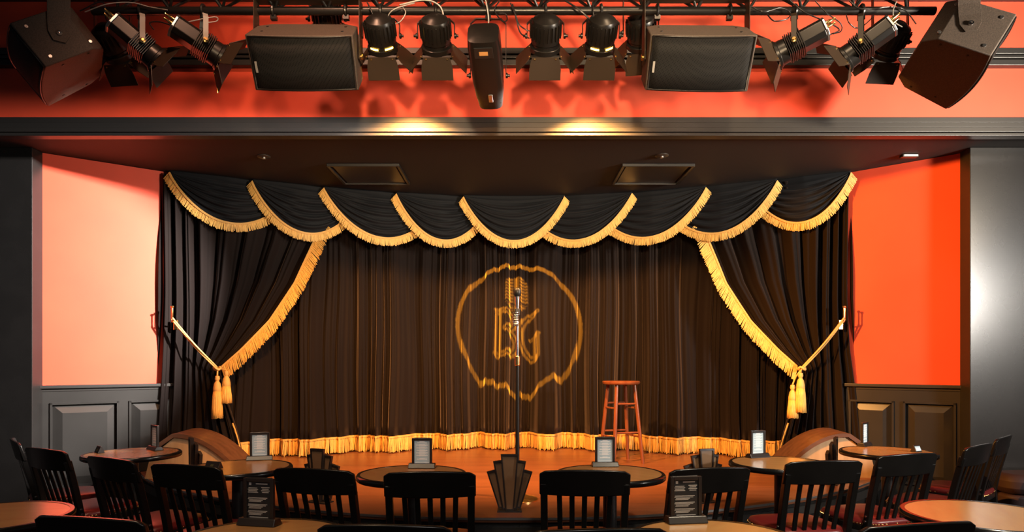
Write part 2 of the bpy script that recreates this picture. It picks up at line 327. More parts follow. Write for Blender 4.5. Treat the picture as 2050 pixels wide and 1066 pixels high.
# tied-back side curtains
def leg(label, inner, outer, fixpx, side, hook, tie, tassels, lab2, lab3):
    R = thing('side_curtain', label, 'curtain', (0, 0, 0), 0, 'tied-back side curtains')
    Yr = 6.05
    def ip(tab, z):
        y = HY-(z-HC)*F/Yr; ys = [a for a, _ in tab]; return float(np.interp(y, ys, [b for _, b in tab]))
    zt = HC+(HY-tie[1])/F*Yr; NU, NZ = 260, 90
    def P(u, z):
        o, i = ip(outer, z), ip(inner, z); k = .33
        xp = o+(fixpx-o)*u/k if u < k else fixpx+(i-fixpx)*(u-k)/(1-k)
        X = (xp-CX)/F*Yr; g = math.exp(-((z-zt)/.38)**2) if z > zt else math.exp(-((z-zt)/.22)**2)
        ph = 2*PI*(9*u+.35*math.sin(5*u)+.10*math.sin(2.3*z+4*u))
        amp = .034*(1-.55*g*max(0, (u-.2)))
        d = amp*math.sin(ph)+.012*math.sin(2.6*ph+1)
        return Vector((X, cl(X)+.0+d-.05*g*u-.05*max(0, (1.2-z))*.6, z))
    zz = np.linspace(ZC-.03, HS+.02, NZ)
    rows = [[P(u, z) for u in np.linspace(0, 1, NU)] for z in zz]
    MB().grid(rows).build('curtain_cloth', 'velvet', R, 180, thick=.005)
    e = [P(1, z)+Vector((0, -.012, 0)) for z in zz if z > zt-.01 and z < 2.75]
    sgn = 1 if side < 0 else -1; dr = []
    for i in range(len(e)):
        t = (e[min(i+1, len(e)-1)]-e[max(i-1, 0)]).normalized(); q = Vector((-t.z, 0, t.x)); q = q if q.x*sgn > 0 else -q
        k = i/len(e); dr.append((q*(.8-.35*k)+Vector((0, -.05, -.45-.45*k))).normalized())
    fringe('edge_fringe', R, e, dr, .125, .005, .007)
    e = [P(1, z)+Vector((0, -.015, 0)) for z in np.linspace(HS+.36, HS+.04, 10)]
    fringe('hem_fringe', R, e, [Vector((sgn*.35, -.1, -.9))]*10, .06, .006, .008)
    # wall hook
    hx, hy0, hy1 = hook; Yh = cl((hx-CX)/F*5.9)-.11; top = px(hx, hy0, Yh); bot = px(hx, hy1, Yh)
    H = thing('curtain_hook', lab2, 'hook', tuple(bot), 0, 'brass curtain hooks')
    hgt = top.z-bot.z
    for k in (0, 1):
        ox = -side*.022*k*1.0
        MB().tube([Vector((ox*.4, .05, -.02)), Vector((ox*.6, .0, -.01)), Vector((ox, -.03*k-.01, .015)), Vector((ox, -.03*k-.01, hgt))], .006, 8).build('prong', 'brass', H, 50)
        MB().lathe([(.006, 0), (.011, .004), (.012, .016), (.007, .02), (0, .02)], 12, Tr((ox, -.03*k-.01, hgt))).build('finial', 'brass', H, 50)
    MB().box((side*-.004, .056, -.03), (.04, .02, .09)).build('backplate', 'brass', H, bevel=.006)
    # cord and tassels
    X = (tie[0]-CX)/F*Yr; tp = Vector((X, cl(X)-.13, zt))
    K = thing('curtain_tieback', lab3, 'tieback', tuple(tp), 0, 'gold rope tiebacks')
    for k in (0, 1):
        a = bot-tp+Vector((-side*.022*k, -.03*k-.012, .012+.012*k))
        mid = a*.5+Vector((0, -.03, -.012+.010*k)); b = Vector((.0, -.02, -.010+.020*k))
        MB().tube(spline([a, mid, b], 10), .0075, 8).build('cord', 'rope', K, 60)
    MB().tube([Vector((.028*math.cos(t), -.02+.02*math.sin(t), .012*math.sin(t*2))) for t in np.linspace(0, 2*PI, 16, endpoint=False)], .010, 8, closed=True).build('knot', 'rope', K, 60)
    for (tx, y0, y1, dy) in tassels:
        c = px(tx, y0, tp.y)-tp; hl = (y1-y0)/F*tp.y; c.y = -.03-dy
        MB().tube([Vector((0, -.02, 0)), Vector((c.x*.6, -.02-dy*.6, c.z*.5)), Vector((c.x, c.y, c.z))], .007, 8).build('tassel_cord', 'rope', K, 60)
        tt = MB().lathe([(0, 0), (.018, -.006), (.022, -.03), (.014, -.05), (.026, -.07), (.034, -.11), (.036, -.135), (.030, -.145), (0, -.145)], 18, Tr(c)).build('tassel_head', 'rope', K, 50)
        prof = []
        n = 40; m = MB()
        rws = []
        for z_, r_ in ((-.135, .030), (-.2, .037), (-hl*.8, .041), (-hl, .044)):
            rws.append([c+Vector(((r_+.003*(q % 2))*math.cos(2*PI*q/n), (r_+.003*(q % 2))*math.sin(2*PI*q/n), z_-(.012*random.random() if z_ == -hl else 0))) for q in range(n)])
        m.grid(rws, close=True); m.build('tassel_skirt', 'gold', K, 20, thick=.003)
leg('black velvet side curtain tied back beside the salmon-pink wall', [(340, 640), (475, 603), (560, 570), (640, 525), (700, 478), (735, 446), (745, 442), (800, 450), (870, 468), (930, 480)],
    [(340, 341), (600, 340), (760, 336), (930, 330)], 398, -1, (345, 618, 643), (444, 738),
    [(441, 752, 836, .03), (456, 742, 806, 0)], 'two-pronged brass curtain hook beside the salmon-pink wall', 'gold rope tieback with two tassels on the curtain by the salmon-pink wall')
leg('black velvet side curtain tied back beside the deep-orange wall', [(340, 1408), (475, 1445), (560, 1474), (640, 1518), (700, 1564), (735, 1596), (745, 1600), (800, 1594), (870, 1577), (930, 1565)],
    [(340, 1690), (600, 1690), (700, 1694), (770, 1702), (930, 1712)], 1640, 1, (1690, 618, 643), (1598, 738),
    [(1597, 746, 824, .03), (1584, 770, 836, 0)], 'two-pronged brass curtain hook beside the deep-orange wall', 'gold rope tieback with two tassels on the curtain by the deep-orange wall')

# swags
SW = [(340, 592, .000), (505, 727, .02), (648, 888, .04), (793, 985, .06), (927, 1131, .08), (1041, 1266, .06), (1177, 1414, .04), (1314, 1556, .02), (1499, 1703, .000)]
ordn = ['swag touching the salmon-pink wall', 'second swag from the salmon-pink wall', 'third swag from the salmon-pink wall', 'swag just beside the topmost centre swag, salmon-pink wall side',
        'topmost centre swag hanging above the projected logo ring', 'swag just beside the topmost centre swag, deep-orange wall side', 'third swag from the deep-orange wall', 'second swag from the deep-orange wall', 'swag touching the deep-orange wall']
def tipX(xp, fo):
    X = (xp-CX)/F*6.4
    for _ in range(12): X = (xp-CX)/F*(cl(X)-fo)
    return X
for i, (a, b, fo) in enumerate(SW):
    t = thing('valance_swag', 'black velvet gold-fringed '+ordn[i], 'swag', (0, 0, 0), 0, 'valance swags across the stage')
    base = .05+fo; xa, xb = tipX(a, base), tipX(b, base)
    drop = .44 if 0 < i < 8 else .40
    zt = ZC-.012; NU, NV = 56, 60
    def SP(u, v, _xa=xa, _xb=xb):
        x = _xa+(_xb-_xa)*u; q = 4*u*(1-u); s_ = q**.9
        vv = v; prof = (.10+.90*vv) if vv > 0 else 0
        z = zt-(.02+drop*.98*vv)*s_ if vv > 0 else zt
        fold = .016*math.sin(2*PI*(5.2*vv+.18*math.sin(2*PI*u+i)+.08*math.sin(9*u)))+.007*math.sin(2*PI*(11.3*vv+.3*u+i*.37))
        hid = (u if i < 4 else 1-u) if i != 4 else 0; y = cl(x)-base+.10*max(0, hid-.45)/.55-(.05*math.sin(PI*min(1, vv*.95+.05)*.75)+fold*min(1, vv*4)*(1 if vv < .96 else .4))*(q**.55)
        return Vector((x, y, z))
    vsq = [k/(NV-1) for k in range(NV)]
    rows = [[SP(u, v) for u in np.linspace(0, 1, NU)] for v in vsq]
    rows = [[Vector((p.x, p.y+.0, ZC-.003)) for p in rows[0]]]+rows
    MB().grid(rows).build('swag_cloth', 'velvet_shaded', t, 180, thick=.005)
    us = np.linspace(.005, .995, 90); e = [SP(u, 1)+Vector((0, -.014, 0)) for u in us]; dr = []
    for k in range(len(e)):
        tg = (e[min(k+1, 89)]-e[max(k-1, 0)]).normalized(); q = Vector((tg.z, 0, -tg.x)); q = q if q.z < 0 else -q
        dr.append((q*.75+Vector((0, 0, -.5))).normalized())
    fringe('swag_fringe', t, e, dr, .075, .0048, .0065)

# ------------------------------------------------------------ things on the stage
# microphone stand
ms = thing('microphone_stand', 'straight microphone stand with chrome upper tube and round brassy base', 'mic stand', (.036, 4.50, HS))
MB().lathe([(.14, 0), (.14, .008), (.132, .014), (.10, .022), (.05, .034), (.022, .05), (.016, .065), (0, .065)], 40).build('base', 'brass', ms, 35)
MB().lathe([(.0135, .06), (.0135, .905), (0, .905)], 16).build('lower_tube', 'iron', ms, 35)
MB().lathe([(.014, .895), (.019, .9), (.019, .955), (.015, .96), (0, .96)], 16).build('clutch', 'brass', ms, 35)
MB().lathe([(.009, .95), (.009, 1.20), (0, 1.20)], 14).build('upper_tube', 'chrome', ms, 35)
MB().box((0, 0, 1.215), (.022, .03, .05)).box((0, -.012, 1.25), (.034, .03, .05)).build('clip', 'iron', ms, bevel=.005)
m = MB(); m.tube([Vector((-.012+.020*math.cos(a), -.02+.020*math.sin(a), 1.16+.012*a/2/PI*1.2)) for a in np.linspace(0, 2*PI*6, 90)], .0045, 6).build('coiled_cable', 'chrome', ms, 60)
mic = MB().lathe([(0, 1.255), (.010, 1.255), (.012, 1.29), (.017, 1.345), (.018, 1.36), (0, 1.36)], 16).build('microphone_body', 'chrome', ms, 40)
MB().lathe([(.018, 1.355), (.025, 1.37), (.027, 1.385), (.025, 1.40), (.018, 1.412), (.0, 1.417)], 16).build('microphone_head', 'iron', mic, 50)

# bar stool
st = thing('bar_stool', 'tall round cherry-wood bar stool standing on the stage', 'stool', (1.0, 6.18, HS), math.radians(18))
MB().lathe([(0, .712), (.155, .712), (.168, .72), (.172, .735), (.165, .745), (.10, .742), (0, .738)], 40).build('seat', 'stoolwood', st, 35)
ft = []
for k in range(4):
    a = PI/4+k*PI/2; A = Vector((.125*math.cos(a), .125*math.sin(a), .715)); B = Vector((.205*math.cos(a), .205*math.sin(a), 0))
    MB().tube([B, B.lerp(A, .5), A], [.014, .018, .016], 10).build('leg', 'stoolwood', st, 40); ft.append((A, B))
for k in range(4):
    for h in ((.24, .50) if k % 2 else (.28, .54)):
        p, q = [B.lerp(A, h/.715) for A, B in (ft[k], ft[(k+1) % 4])]
        MB().tube([p, q], .009, 8).build('rung', 'stoolwood', st, 40)

# curved wooden hoods
def hood(label, X, Y, mir, rz):
    t = thing('curved_hood', label, 'hood', (X, Y, HS), rz, 'curved wooden hoods')
    arc = [(0, .0)]+[(.50*math.sin(a)*1.0, .01+.315*math.sin(a*.98)**.9) for a in np.linspace(.06, PI/2, 14)]
    arc = [(0, 0)]+[(.5*(1-math.cos(a))*1.0+0*a, .02+.30*math.sin(a)) for a in np.linspace(0.02, PI/2, 14)]
    # long low curve rising from the tip, then a short steep back
    arc = [(0, .015)]+[(x, .015+.305*math.sin(PI/2*(x/.48)**.85)) for x in np.linspace(.03, .48, 14)]
    face = [(mir*x, z) for x, z in arc]+[(mir*.66, .17), (mir*.70, 0), (0, 0)]
    MB().prism(face, .0, .42, plane='xz').build('side_panel', 'ply', t)
    n = len(arc); rows = []
    full = arc+[(.66, .19)]
    for k, (x, z) in enumerate(full):
        a = Vector(full[max(k-1, 0)]); b = Vector(full[min(k+1, n)]); tg = (b-a).normalized(); nx, nz = -tg.y, tg.x
        rows.append([Vector((mir*(x+nx*.003), -.02, z+nz*.003)), Vector((mir*(x+nx*.034), -.02, z+nz*.034)), Vector((mir*(x+nx*.034), .45, z+nz*.034)), Vector((mir*(x+nx*.003), .45, z+nz*.003))])
    m = MB(); m.grid(rows, close=True); m.f += [(0, 1, 2, 3), tuple(range(4*len(rows)-4, 4*len(rows)))]; m.build('curved_top', 'brownboard', t)
hood('curved plywood hood with brown top on the stage by the salmon-pink wall', -2.19, 5.38, -1, .12)
hood('curved plywood hood with brown top on the stage by the deep-orange wall', 2.19, 5.42, 1, -.12)

# art-deco fan footlights
def fan(label, x, y, rz):
    t = thing('fan_footlight', label, 'footlight', (x, y, HS), rz, 'art deco fan footlights')
    spec = [(-2, .240, .080, .050, .044), (2, .240, .080, .050, .044), (-1, .302, .085, .050, .022), (1, .302, .085, .050, .022), (0, .345, .108, .055, 0)]
    for k, h, wt, wb, dy in spec:
        T = Tr((k*.0215, dy, .009+abs(k)*.004)) @ Rot(k*math.radians(7.2), 'Y'); e = .009; dp = .02
        o_ = [(-wb/2, 0), (wb/2, 0), (wt/2, h), (-wt/2, h)]; i_ = [(-wb/2+e, e), (wb/2-e, e), (wt/2-e, h-e*1.4), (-wt/2+e, h-e*1.4)]
        vs = [(a, y_, b) for y_ in (0, dp) for a, b in o_]+[(a, y_, b) for y_ in (0, dp) for a, b in i_]
        fs = []
        for q in range(4):
            r = (q+1) % 4; fs += [(q, r, 4+r, 4+q), (8+q, 12+q, 12+r, 8+r), (q, 8+q, 8+r, r), (4+q, 4+r, 12+r, 12+q)]
        p = MB().add(vs, fs, T).build('fan_blade', 'holder', t)
        MB().prism(i_, .008, dp-.008, T, plane='xz').build('pane', 'fanpane', p)
    MB().box((0, .035, .004), (.15, .09, .008)).build('foot', 'iron', t)
FANS = [(-.015, 4.12, 0, 'bronze-paned fan footlight standing directly before the microphone stand'),
        (-1.27, 4.38, .42, 'dark fan footlight on the stage edge between the stand and the salmon-pink wall'),
        (-2.40, 5.02, .95, 'fan footlight at the stage end in front of the hood by the salmon-pink wall'),
        (1.27, 4.38, -.30, 'fan footlight with pale lit pane on the stage edge near the bar stool side'),
        (2.44, 5.06, -1.0, 'fan footlight at the stage end in front of the hood by the deep-orange wall')]
for x, y, r, lb in FANS: fan(lb, x, y, -r)

# ------------------------------------------------------------ tables
def make_table():
    t = thing('round_table', '', 'table', (0, 0, 0), 0, 'round pedestal tables')
    MB().lathe([(0, .735), (.283, .735), (.283, .7615), (0, .7615)], 64).build('table_top', 'lam', t, 35)
    MB().lathe([(.282, .731), (.298, .731), (.305, .738), (.305, .756), (.298, .763), (.282, .763), (.282, .731)], 64).build('edge_band', 'edge', t, 45)
    MB().lathe([(.038, .05), (.038, .70), (.10, .715), (.10, .732), (0, .732)], 28).build('column', 'iron', t, 35)
    MB().lathe([(.085, 0), (.085, .012), (.075, .022), (.06, .04), (.045, .07), (0, .07)], 36).build('base', 'iron', t, 35)
    return t
TB = dict(T1=(265, 907), T2=(478, 935), T3=(825, 948), T4=(1221, 947), T5=(1563, 927), T6=(1777, 904), F1=(-28, 1034), F2=(524, 1078), F3=(1433, 1080), F4=(1972, 1030))
TL = dict(T1='round black-edged table beside the wainscot under the salmon-pink wall', T2='round black-edged table below the wooden hood near the salmon-pink wall',
          T3='round black-edged table at the stage front beside the microphone stand', T4='round black-edged table at the stage front below the bar stool',
          T5='round black-edged table below the wooden hood near the deep-orange wall', T6='round black-edged table beside the wainscot under the deep-orange wall',
          F1='bare round table near the unlit black pier', F2='round table with a dark-faced menu stand, seen only in part', F3='round table carrying the grey menu stand with dark printed card', F4='bare pale-topped round table near the grey sheened pier')
proto = make_table(); TP = {}
for i, (k, (x, y)) in enumerate(TB.items()):
    o = proto if i == 0 else copytree(proto); s_ = (y-HY)/(HC-.763); Y = F/s_
    o.location = ((x-CX)/s_, Y, 0); o['label'] = TL[k]; TP[k] = Vector(o.location)+Vector((0, 0, .763)); o.rotation_euler = (0, 0, .3*i)

# ------------------------------------------------------------ chairs
def make_chair():
    t = thing('slat_back_chair', '', 'chair', (0, 0, 0), 0, 'black slat-back chairs')
    def by(z): return -.185-.095*((z-.45)/.41)**1.15 if z > .45 else -.185-.03*(.45-z)/.45
    for s_ in (-1, 1):
        zz = [0, .2, .45, .55, .65, .75, .80]
        p = MB().sweep([(s_*(.188+.008*z), by(z), z) for z in zz], .034, .036).build('back_post', 'chair', t, bevel=.004)
        MB().sweep([(s_*.178, .185, 0), (s_*.178, .18, .42)], [.026, .036], .034).build('leg', 'chair', t, bevel=.004)
        MB().tube([(s_*.182, -.18, .2), (s_*.178, .18, .2)], .011, 8).build('stretcher', 'chair', t, 40)
        for z in (.475, .505): MB().lathe([(.0075, 0), (.007, .004), (0, .005)], 10, Tr((s_*.2085, by(z), z)) @ Rot(s_*PI/2, 'Y')).build('bolt', 'chrome', p, 40)
    MB().tube([(-.18, .0, .2), (.18, .0, .2)], .011, 8).build('stretcher', 'chair', t, 40)
    MB().tube([(-.178, .18, .26), (.178, .18, .26)], .011, 8).build('stretcher', 'chair', t, 40)
    rows = []
    for k in range(17):
        u = -1+k/8; x = u*.216; bow = -.026*(1-u*u); arch = .012*(1-u*u)
        z0, z1 = .742-.004*(1-u*u), .858+arch; y0, y1 = by(z0)+bow, by(z1)+bow
        r = .012 if abs(u) > .99 else 0
        rows.append([Vector((x, y0+.012, z0)), Vector((x, y1+.010, z1-r)), Vector((x, y1-.010, z1-r)), Vector((x, y0-.012, z0))])
    m = MB(); m.grid(rows, close=True); m.f += [(0, 1, 2, 3), tuple(range(64, 68))]; m.build('crest_rail', 'chair', t, 40, bevel=.005)
    for k in range(5):
        x = (k-2)*.0605; zz = [.45, .52, .60, .68, .76]
        MB().sweep([(x*(.93+.07*(z-.45)/.31), by(z)+.004-.022*((z-.45)/.31)*(1-(x/.216)**2), z) for z in zz], .025, .012).build('slat', 'chair', t, bevel=.003)
    def sq(r, n=40, e=.45):
        return [(r*math.copysign(abs(math.cos(a))**e, math.cos(a)), r*math.copysign(abs(math.sin(a))**e, math.sin(a))) for a in np.linspace(0, 2*PI, n, endpoint=False)]
    MB().prism(sq(.213), .415, .448).build('seat_frame', 'chair', t, 40, bevel=.004)
    m = MB(); rows = [[Vector((x, y, z)) for x, y in sq(r)] for r, z in ((.206, .448), (.211, .462), (.203, .478), (.17, .488), (.10, .493), (.02, .494))]
    m.grid(rows, close=True); m.f += [tuple(range(200, 240))]; m.build('seat_cushion', 'vinyl', t, 50)
    m = MB()
    for x, y in sq(.213, 56): m.lathe([(.0055, -.003), (.0055, .0), (.0, .0035)], 6, Tr((x, y, .455)) @ Vector((x, y, 0)).to_track_quat('Z', 'Y').to_matrix().to_4x4())
    stuff(m.build('nailhead_trim', 'brass', t, 50))
    return t
proto = make_chair()
CH = [(369, 930, 17, 'black slat-back chair pulled up to the table below the hood by the salmon-pink wall'),
      (625, 938, 14, 'black slat-back chair with the dark fan footlight rising behind its crest rail'),
      (860, 944, -2, 'black slat-back chair backed up to the table beside the microphone stand'),
      (1171, 941, 3, 'black slat-back chair backed up to the table below the bar stool'),
      (1424, 936, -13, 'black slat-back chair behind the grey menu stand with dark printed card'),
      (1652, 922, -8, 'black slat-back chair at the table below the hood by the deep-orange wall'),
      (1820, 908, -18, 'black slat-back chair at the table beside the deep-orange wall wainscot, hiding its tent card base'),
      (1962, 890, -37, 'black slat-back chair standing against the grey sheened pier, slats showing'),
      (2012, 873, -43, 'black chair seen edge-on before the grey sheened pier with bolts on its post'),
      (218, 916, 29, 'black slat-back chair at the table beside the salmon-pink wall wainscot'),
      (88, 898, 28, 'black slat-back chair before the unlit pier corner, slats catching grey light'),
      (30, 880, 50, 'black chair seen edge-on before the unlit pier with bolts on its post'),
      (175, 1034, 12, 'black chair by the bare table near the unlit pier, only its crest rail showing'),
      (768, 1049, 3, 'black chair between the two menu-stand tables, crest rail alone showing, nearer the dark-faced stand'),
      (1202, 1057, -4, 'black chair with only its crest rail showing beside the table with the grey menu stand'),
      (1843, 1046, -12, 'black chair with only its crest rail showing before the pale-topped bare table')]
for i, (x, y, yaw, lb) in enumerate(CH):
    o = proto if i == 0 else copytree(proto)
    s_ = (y-HY)/(HC-.868); rail_c = Vector(((x-CX)/s_, F/s_, 0)); a = -math.radians(yaw)
    back = Vector((math.sin(a)*.29, -math.cos(a)*.29, 0))
    o.location = rail_c-back; o.rotation_euler = (0, 0, a); o['label'] = lb
    if 'fan footlight' in lb: pass

# ------------------------------------------------------------ things on the tables
def menu(label, x, ybase, T, yaw, dark=False, h=.172, w_=.118):
    tz = TP[T].z; s_ = (ybase-HY)/(HC-tz); loc = Vector(((x-CX)/s_, F/s_, tz))
    t = thing('menu_stand', label, 'menu stand', tuple(loc), -math.radians(yaw), 'menu stands on the tables')
    MB().box((0, 0, .013), (.158, .064, .026), None, (.97, .55)).build('base', 'holder', t, bevel=.003)
    e = .014; z0 = .024; m = MB()
    m.box((-w_/2+e/2, 0, (z0+h)/2), (e, .016, h-z0)).box((w_/2-e/2, 0, (z0+h)/2), (e, .016, h-z0)).box((0, 0, h-e/2), (w_-2*e, .016, e)).box((0, .004, (z0+h)/2), (w_-2*e, .006, h-z0-.002))
    m.build('frame', 'holder', t, bevel=.002)
    cw = w_-2*e; c = MB().box((0, -.0005, (z0+h-e)/2), (cw, .003, h-e-z0)).build('card', 'carddark' if dark else 'card', t)
    m = MB(); y = -.0024; H = h-e-z0
    def ln(cx, cz, wd, ht): m.box((cx*cw, y, z0+cz*H), (wd*cw, .0006, ht*H))
    if not dark:
        ln(0, .955, .34, .05); ln(0, .90, .62, .035)
        for k, zz in enumerate((.80, .68, .565, .46, .355)):
            a = .78-.04*(k % 3); ln(0, zz+.035, a*.5, .024); ln(0, zz, a, .03); ln(.02, zz-.03, a*.6, .02)
        ln(0, .23, .34, .02); ln(0, .19, .68, .04); ln(0, .05, .9, .03)
    else:
        ln(-.38, .94, .10, .07); ln(.12, .945, .5, .03)
        for k in range(4): ln(-.26, .83-.04*k, .38+.06*(k % 2), .02); ln(.28, .85-.045*k, .36-.08*(k % 2), .02)
        for b_ in (.56, .38, .20):
            for k in range(4): ln(-.05-.04*k, b_-.034*k, .82-.12*k+.08*(k % 2), .018)
        ln(0, .03, .8, .02)
    m.build('print', 'printdim' if dark else 'print', c)
menu('menu stand turned aside on the table under the salmon-pink wall', 310, 901, 'T1', 42)
menu('menu stand with white list on the table below the hood by the salmon-pink wall', 520, 921, 'T2', -14)
menu('menu stand with white list on the table beside the microphone stand', 845, 937, 'T3', 2)
menu('menu stand with white list on the table below the bar stool', 1211, 934, 'T4', -3)
menu('grey menu stand with white list on the table below the hood by the deep-orange wall', 1517, 916, 'T5', -22)
menu('narrow-looking turned menu stand on the table under the deep-orange wall', 1731, 893, 'T6', -44)
menu('menu stand with dim dark face and reddish print on the partly seen table', 519, 1051, 'F2', 12, True, .176, .125)
menu('grey-framed menu stand with dark printed card on the partly seen table', 1373, 1046, 'F3', -8, True, .176, .125)

def tent(label, x, ybase, T, yaw, w_=.07, h=.045, fc='holder', pm='brass'):
    tz = TP[T].z; s_ = (ybase-HY)/(HC-tz); t = thing('tent_sign', label, 'table sign', ((x-CX)/s_, F/s_, tz), -math.radians(yaw), 'small table signs')
    MB().prism([(-.022, 0), (.022, 0), (.003, h), (-.003, h)], -w_/2, w_/2, Matrix(((0, 0, 1, 0), (1, 0, 0, 0), (0, 1, 0, 0), (0, 0, 0, 1)))).build('sign_body', 'holder', t, bevel=.001)
    nrm = math.atan2(.019, h); T2 = Tr((0, -.0135, h*.5)) @ Rot(-nrm, 'X')
    c = MB().box((0, 0, 0), (w_*.84, .0012, h*.74), T2).build('face', fc, t)
    MB().box((0, -.001, -.002), (w_*(.6 if pm == 'print' else .2), .0008, h*.34), T2).build('print', pm, c)
tent('tiny dark tent sign on the table under the salmon-pink wall', 199, 907, 'T1', 40)
tent('low dark tent sign on the table below the hood by the salmon-pink wall', 428, 938, 'T2', 20, .10, .04)
tent('tiny white-faced tent sign on the table under the deep-orange wall', 1834, 905, 'T6', -25, .062, .045, 'card', 'print')

# booth seat by the grey pier
b = thing('booth_bench', 'dark maroon rounded bench against the grey sheened pier', 'bench', (4.15, 5.05, 0))
rb = [(.5*math.copysign(abs(math.cos(q))**.4, math.cos(q)), .17*math.copysign(abs(math.sin(q))**.6, math.sin(q))) for q in np.linspace(0, 2*PI, 40, endpoint=False)]
MB().prism([(x*.97, y*.95) for x, y in rb], 0, .07).build('plinth', 'iron', b, 40)
MB().prism(rb, .07, .40).build('bench_body', 'booth', b, 40, bevel=.02)
MB().prism([(x*1.02, y*1.02) for x, y in rb], .40, .55).build('seat_cushion', 'booth', b, 40, bevel=.05)

# ------------------------------------------------------------ truss and everything on it
YT = 4.1; ZT = px(0, 22, YT).z
tr = thing('lighting_truss', 'black triangular lighting truss hanging in front of the red wall', 'truss', (0, YT, ZT))
MB().tube([(-2.55, 0, 0), (2.57, 0, 0)], .0245, 16).build('bottom_chord', 'fixture', tr, 40)
for s_ in (-1, 1): MB().tube([(-2.5, s_*.20, .26), (2.5, s_*.20, .26)], .0245, 12).build('top_chord', 'fixture', tr, 40)
for s_ in (-1, 1):
    for k in range(17):
        x0 = -2.4+k*.32
        if x0+.32 > 2.48: break
        MB().tube([(x0, 0, .01), (x0+.16, s_*.20, .25)], .009, 8).build('lacing', 'fixture', tr, 40)
        MB().tube([(x0+.16, s_*.20, .25), (x0+.32, 0, .01)], .009, 8).build('lacing', 'fixture', tr, 40)
for x in (-1.9, 0, 1.9): MB().tube([(x, 0, .26), (x, 0, 4.6-ZT)], .012, 8).tube([(x, -.20, .26), (x, .20, .26)], .018, 8).build('hanger', 'fixture', tr, 40)

def clamp(parent, rel):                           # hook clamp round the bottom chord; rel: chord point in parent space
    m = MB(); m.tube([Vector(rel)+Vector((0, .034*math.cos(a), .034*math.sin(a))) for a in np.linspace(0, 2*PI, 14, endpoint=False)], .009, 6, closed=True)
    m.box(tuple(Vector(rel)+Vector((0, 0, -.042))), (.035, .03, .025)); m.build('clamp', 'fixture', parent, 40)
def flaps(root, T, r, L, tilt, mt='flap', wide=1.35):
    for k, tl in enumerate(tilt):
        if tl is None: continue
        Q = T @ Rot(k*PI/2, 'Z') @ Tr((0, -r, 0)) @ Rot(-math.radians(tl), 'X')
        m = MB(); a = r*.92; b = a*wide
        pts = [(-a, 0), (a, 0), (b*.96, -L*.32), (b, -L*.55), (b, -L), (-b, -L), (-b, -L*.55), (-b*.96, -L*.32)]
        m.prism([(x, z) for x, z in pts], -.0015, .0015, Q, plane='xz'); m.build('barn_door', mt, root)
        for s_ in (-1, 1): MB().lathe([(.006, 0), (.005, .004), (0, .005)], 8, Q @ Tr((s_*a*.8, -.0012, -.012)) @ Rot(PI/2, 'X')).build('hinge_rivet', 'brass', root)
def yoke(root, T, half, up, mt='fixture', wd=.028, side=Vector((1, 0, 0)), mat2=None):
    X = side.normalized(); Z = Vector((0, 0, 1)); n = X.cross(Z).normalized()
    pth = [X*half-Z*.01, X*half+Z*(up-.05), X*(half-.03)+Z*(up-.02), X*.0+Z*(up-.02), X*-(half-.03)+Z*(up-.02), X*-half+Z*(up-.05), X*-half-Z*.01]
    MB().sweep(pth, wd, .005, None, n).build('yoke', mt, root, bevel=.0015)
    for s_ in (-1, 1): MB().lathe([(.016, 0), (.016, .01), (.008, .013), (.008, .024), (.0, .024)], 12, Tr(X*half*s_) @ (X*s_).to_track_quat('Z', 'Y').to_matrix().to_4x4()).build('pivot_knob', 'brass' if mt != 'fixture' else 'fixture', root, 40)

def can(label, x, y, aim, lit=False, light_=None, Yp=4.1):
    p = px(x, y, Yp); zt_ = ZT if Yp == YT else ZT+.26; root = thing('stage_can_light', label, 'stage light', tuple(p), 0, 'short can lights on the truss'); T = aimed(aim)
    MB().lathe([(0, .125), (.035, .125), (.05, .115), (.078, .10), (.085, .085), (.087, .0), (.087, -.03), (.080, -.038), (.080, -.055), (0, -.055)], 28, T).build('body', 'fixture', root, 35)
    m = MB()
    for k in range(22):
        a = 2*PI*k/22; m.box((0, 0, 0), (.014, .0045, .085), T @ Rot(a, 'Z') @ Tr((.090, 0, .04)))
    m.build('heat_sink_fins', 'fixture', root)
    MB().lathe([(.090, -.055), (.094, -.058), (.094, -.085), (.080, -.088), (.080, -.058), (.090, -.055)], 28, T).build('lens_ring', 'fixture', root, 35)
    MB().lathe([(.078, -.060), (0, -.062)], 24, T).build('lens', 'amber' if lit else 'steel', root, 60)
    if lit:
        for a0 in (-2.35, -1.25):
            rows = [[T @ Vector((r*math.cos(a), r*math.sin(a), z)) for a in np.linspace(a0, a0+.62, 8)] for r, z in ((.0885, -.040), (.0885, -.050))]
            MB().grid(rows).build('light_slot', 'amber', root, thick=.002)
    flaps(root, T @ Tr((0, 0, -.088)), .088, .135, (14, 42, 40, 42), wide=1.2)
    yoke(root, T, .112, zt_-p.z-.03)
    clamp(root, (0, 0, zt_-p.z))
    if light_:
        e, col, ang, tg = light_; L = p+Vector(aim).normalized()*.10
        light('can_beam', 'SPOT', L, tg, e, col, .04, ang, .6)
AM = (1, .44, .11)
fwd = (0, 2.9, -2.3)
can('lit amber can light beside the boxy speaker with a dusty brown top', 763, 72, (.05, 2.9, -2.3), True, (760, AM, 86, (-.6, 6.3, .6)))
can('unlit can light between the lit amber one and the hanging projector', 873, 72, fwd)
can('unlit can light between the hanging projector and a lit amber can', 1092, 72, fwd)
can('lit amber can light with a bright barn door nearest the tan-topped speaker', 1203, 72, (-.05, 2.9, -2.3), True, (760, AM, 86, (.8, 6.3, .6)))
can('can light half hidden behind the tan-topped boxy speaker', 1283, 66, (.5, 2.9, -2.0), Yp=4.3)
can('can light half hidden behind the brown-topped boxy speaker', 655, 38, (-.4, 2.9, -1.4), Yp=4.3)

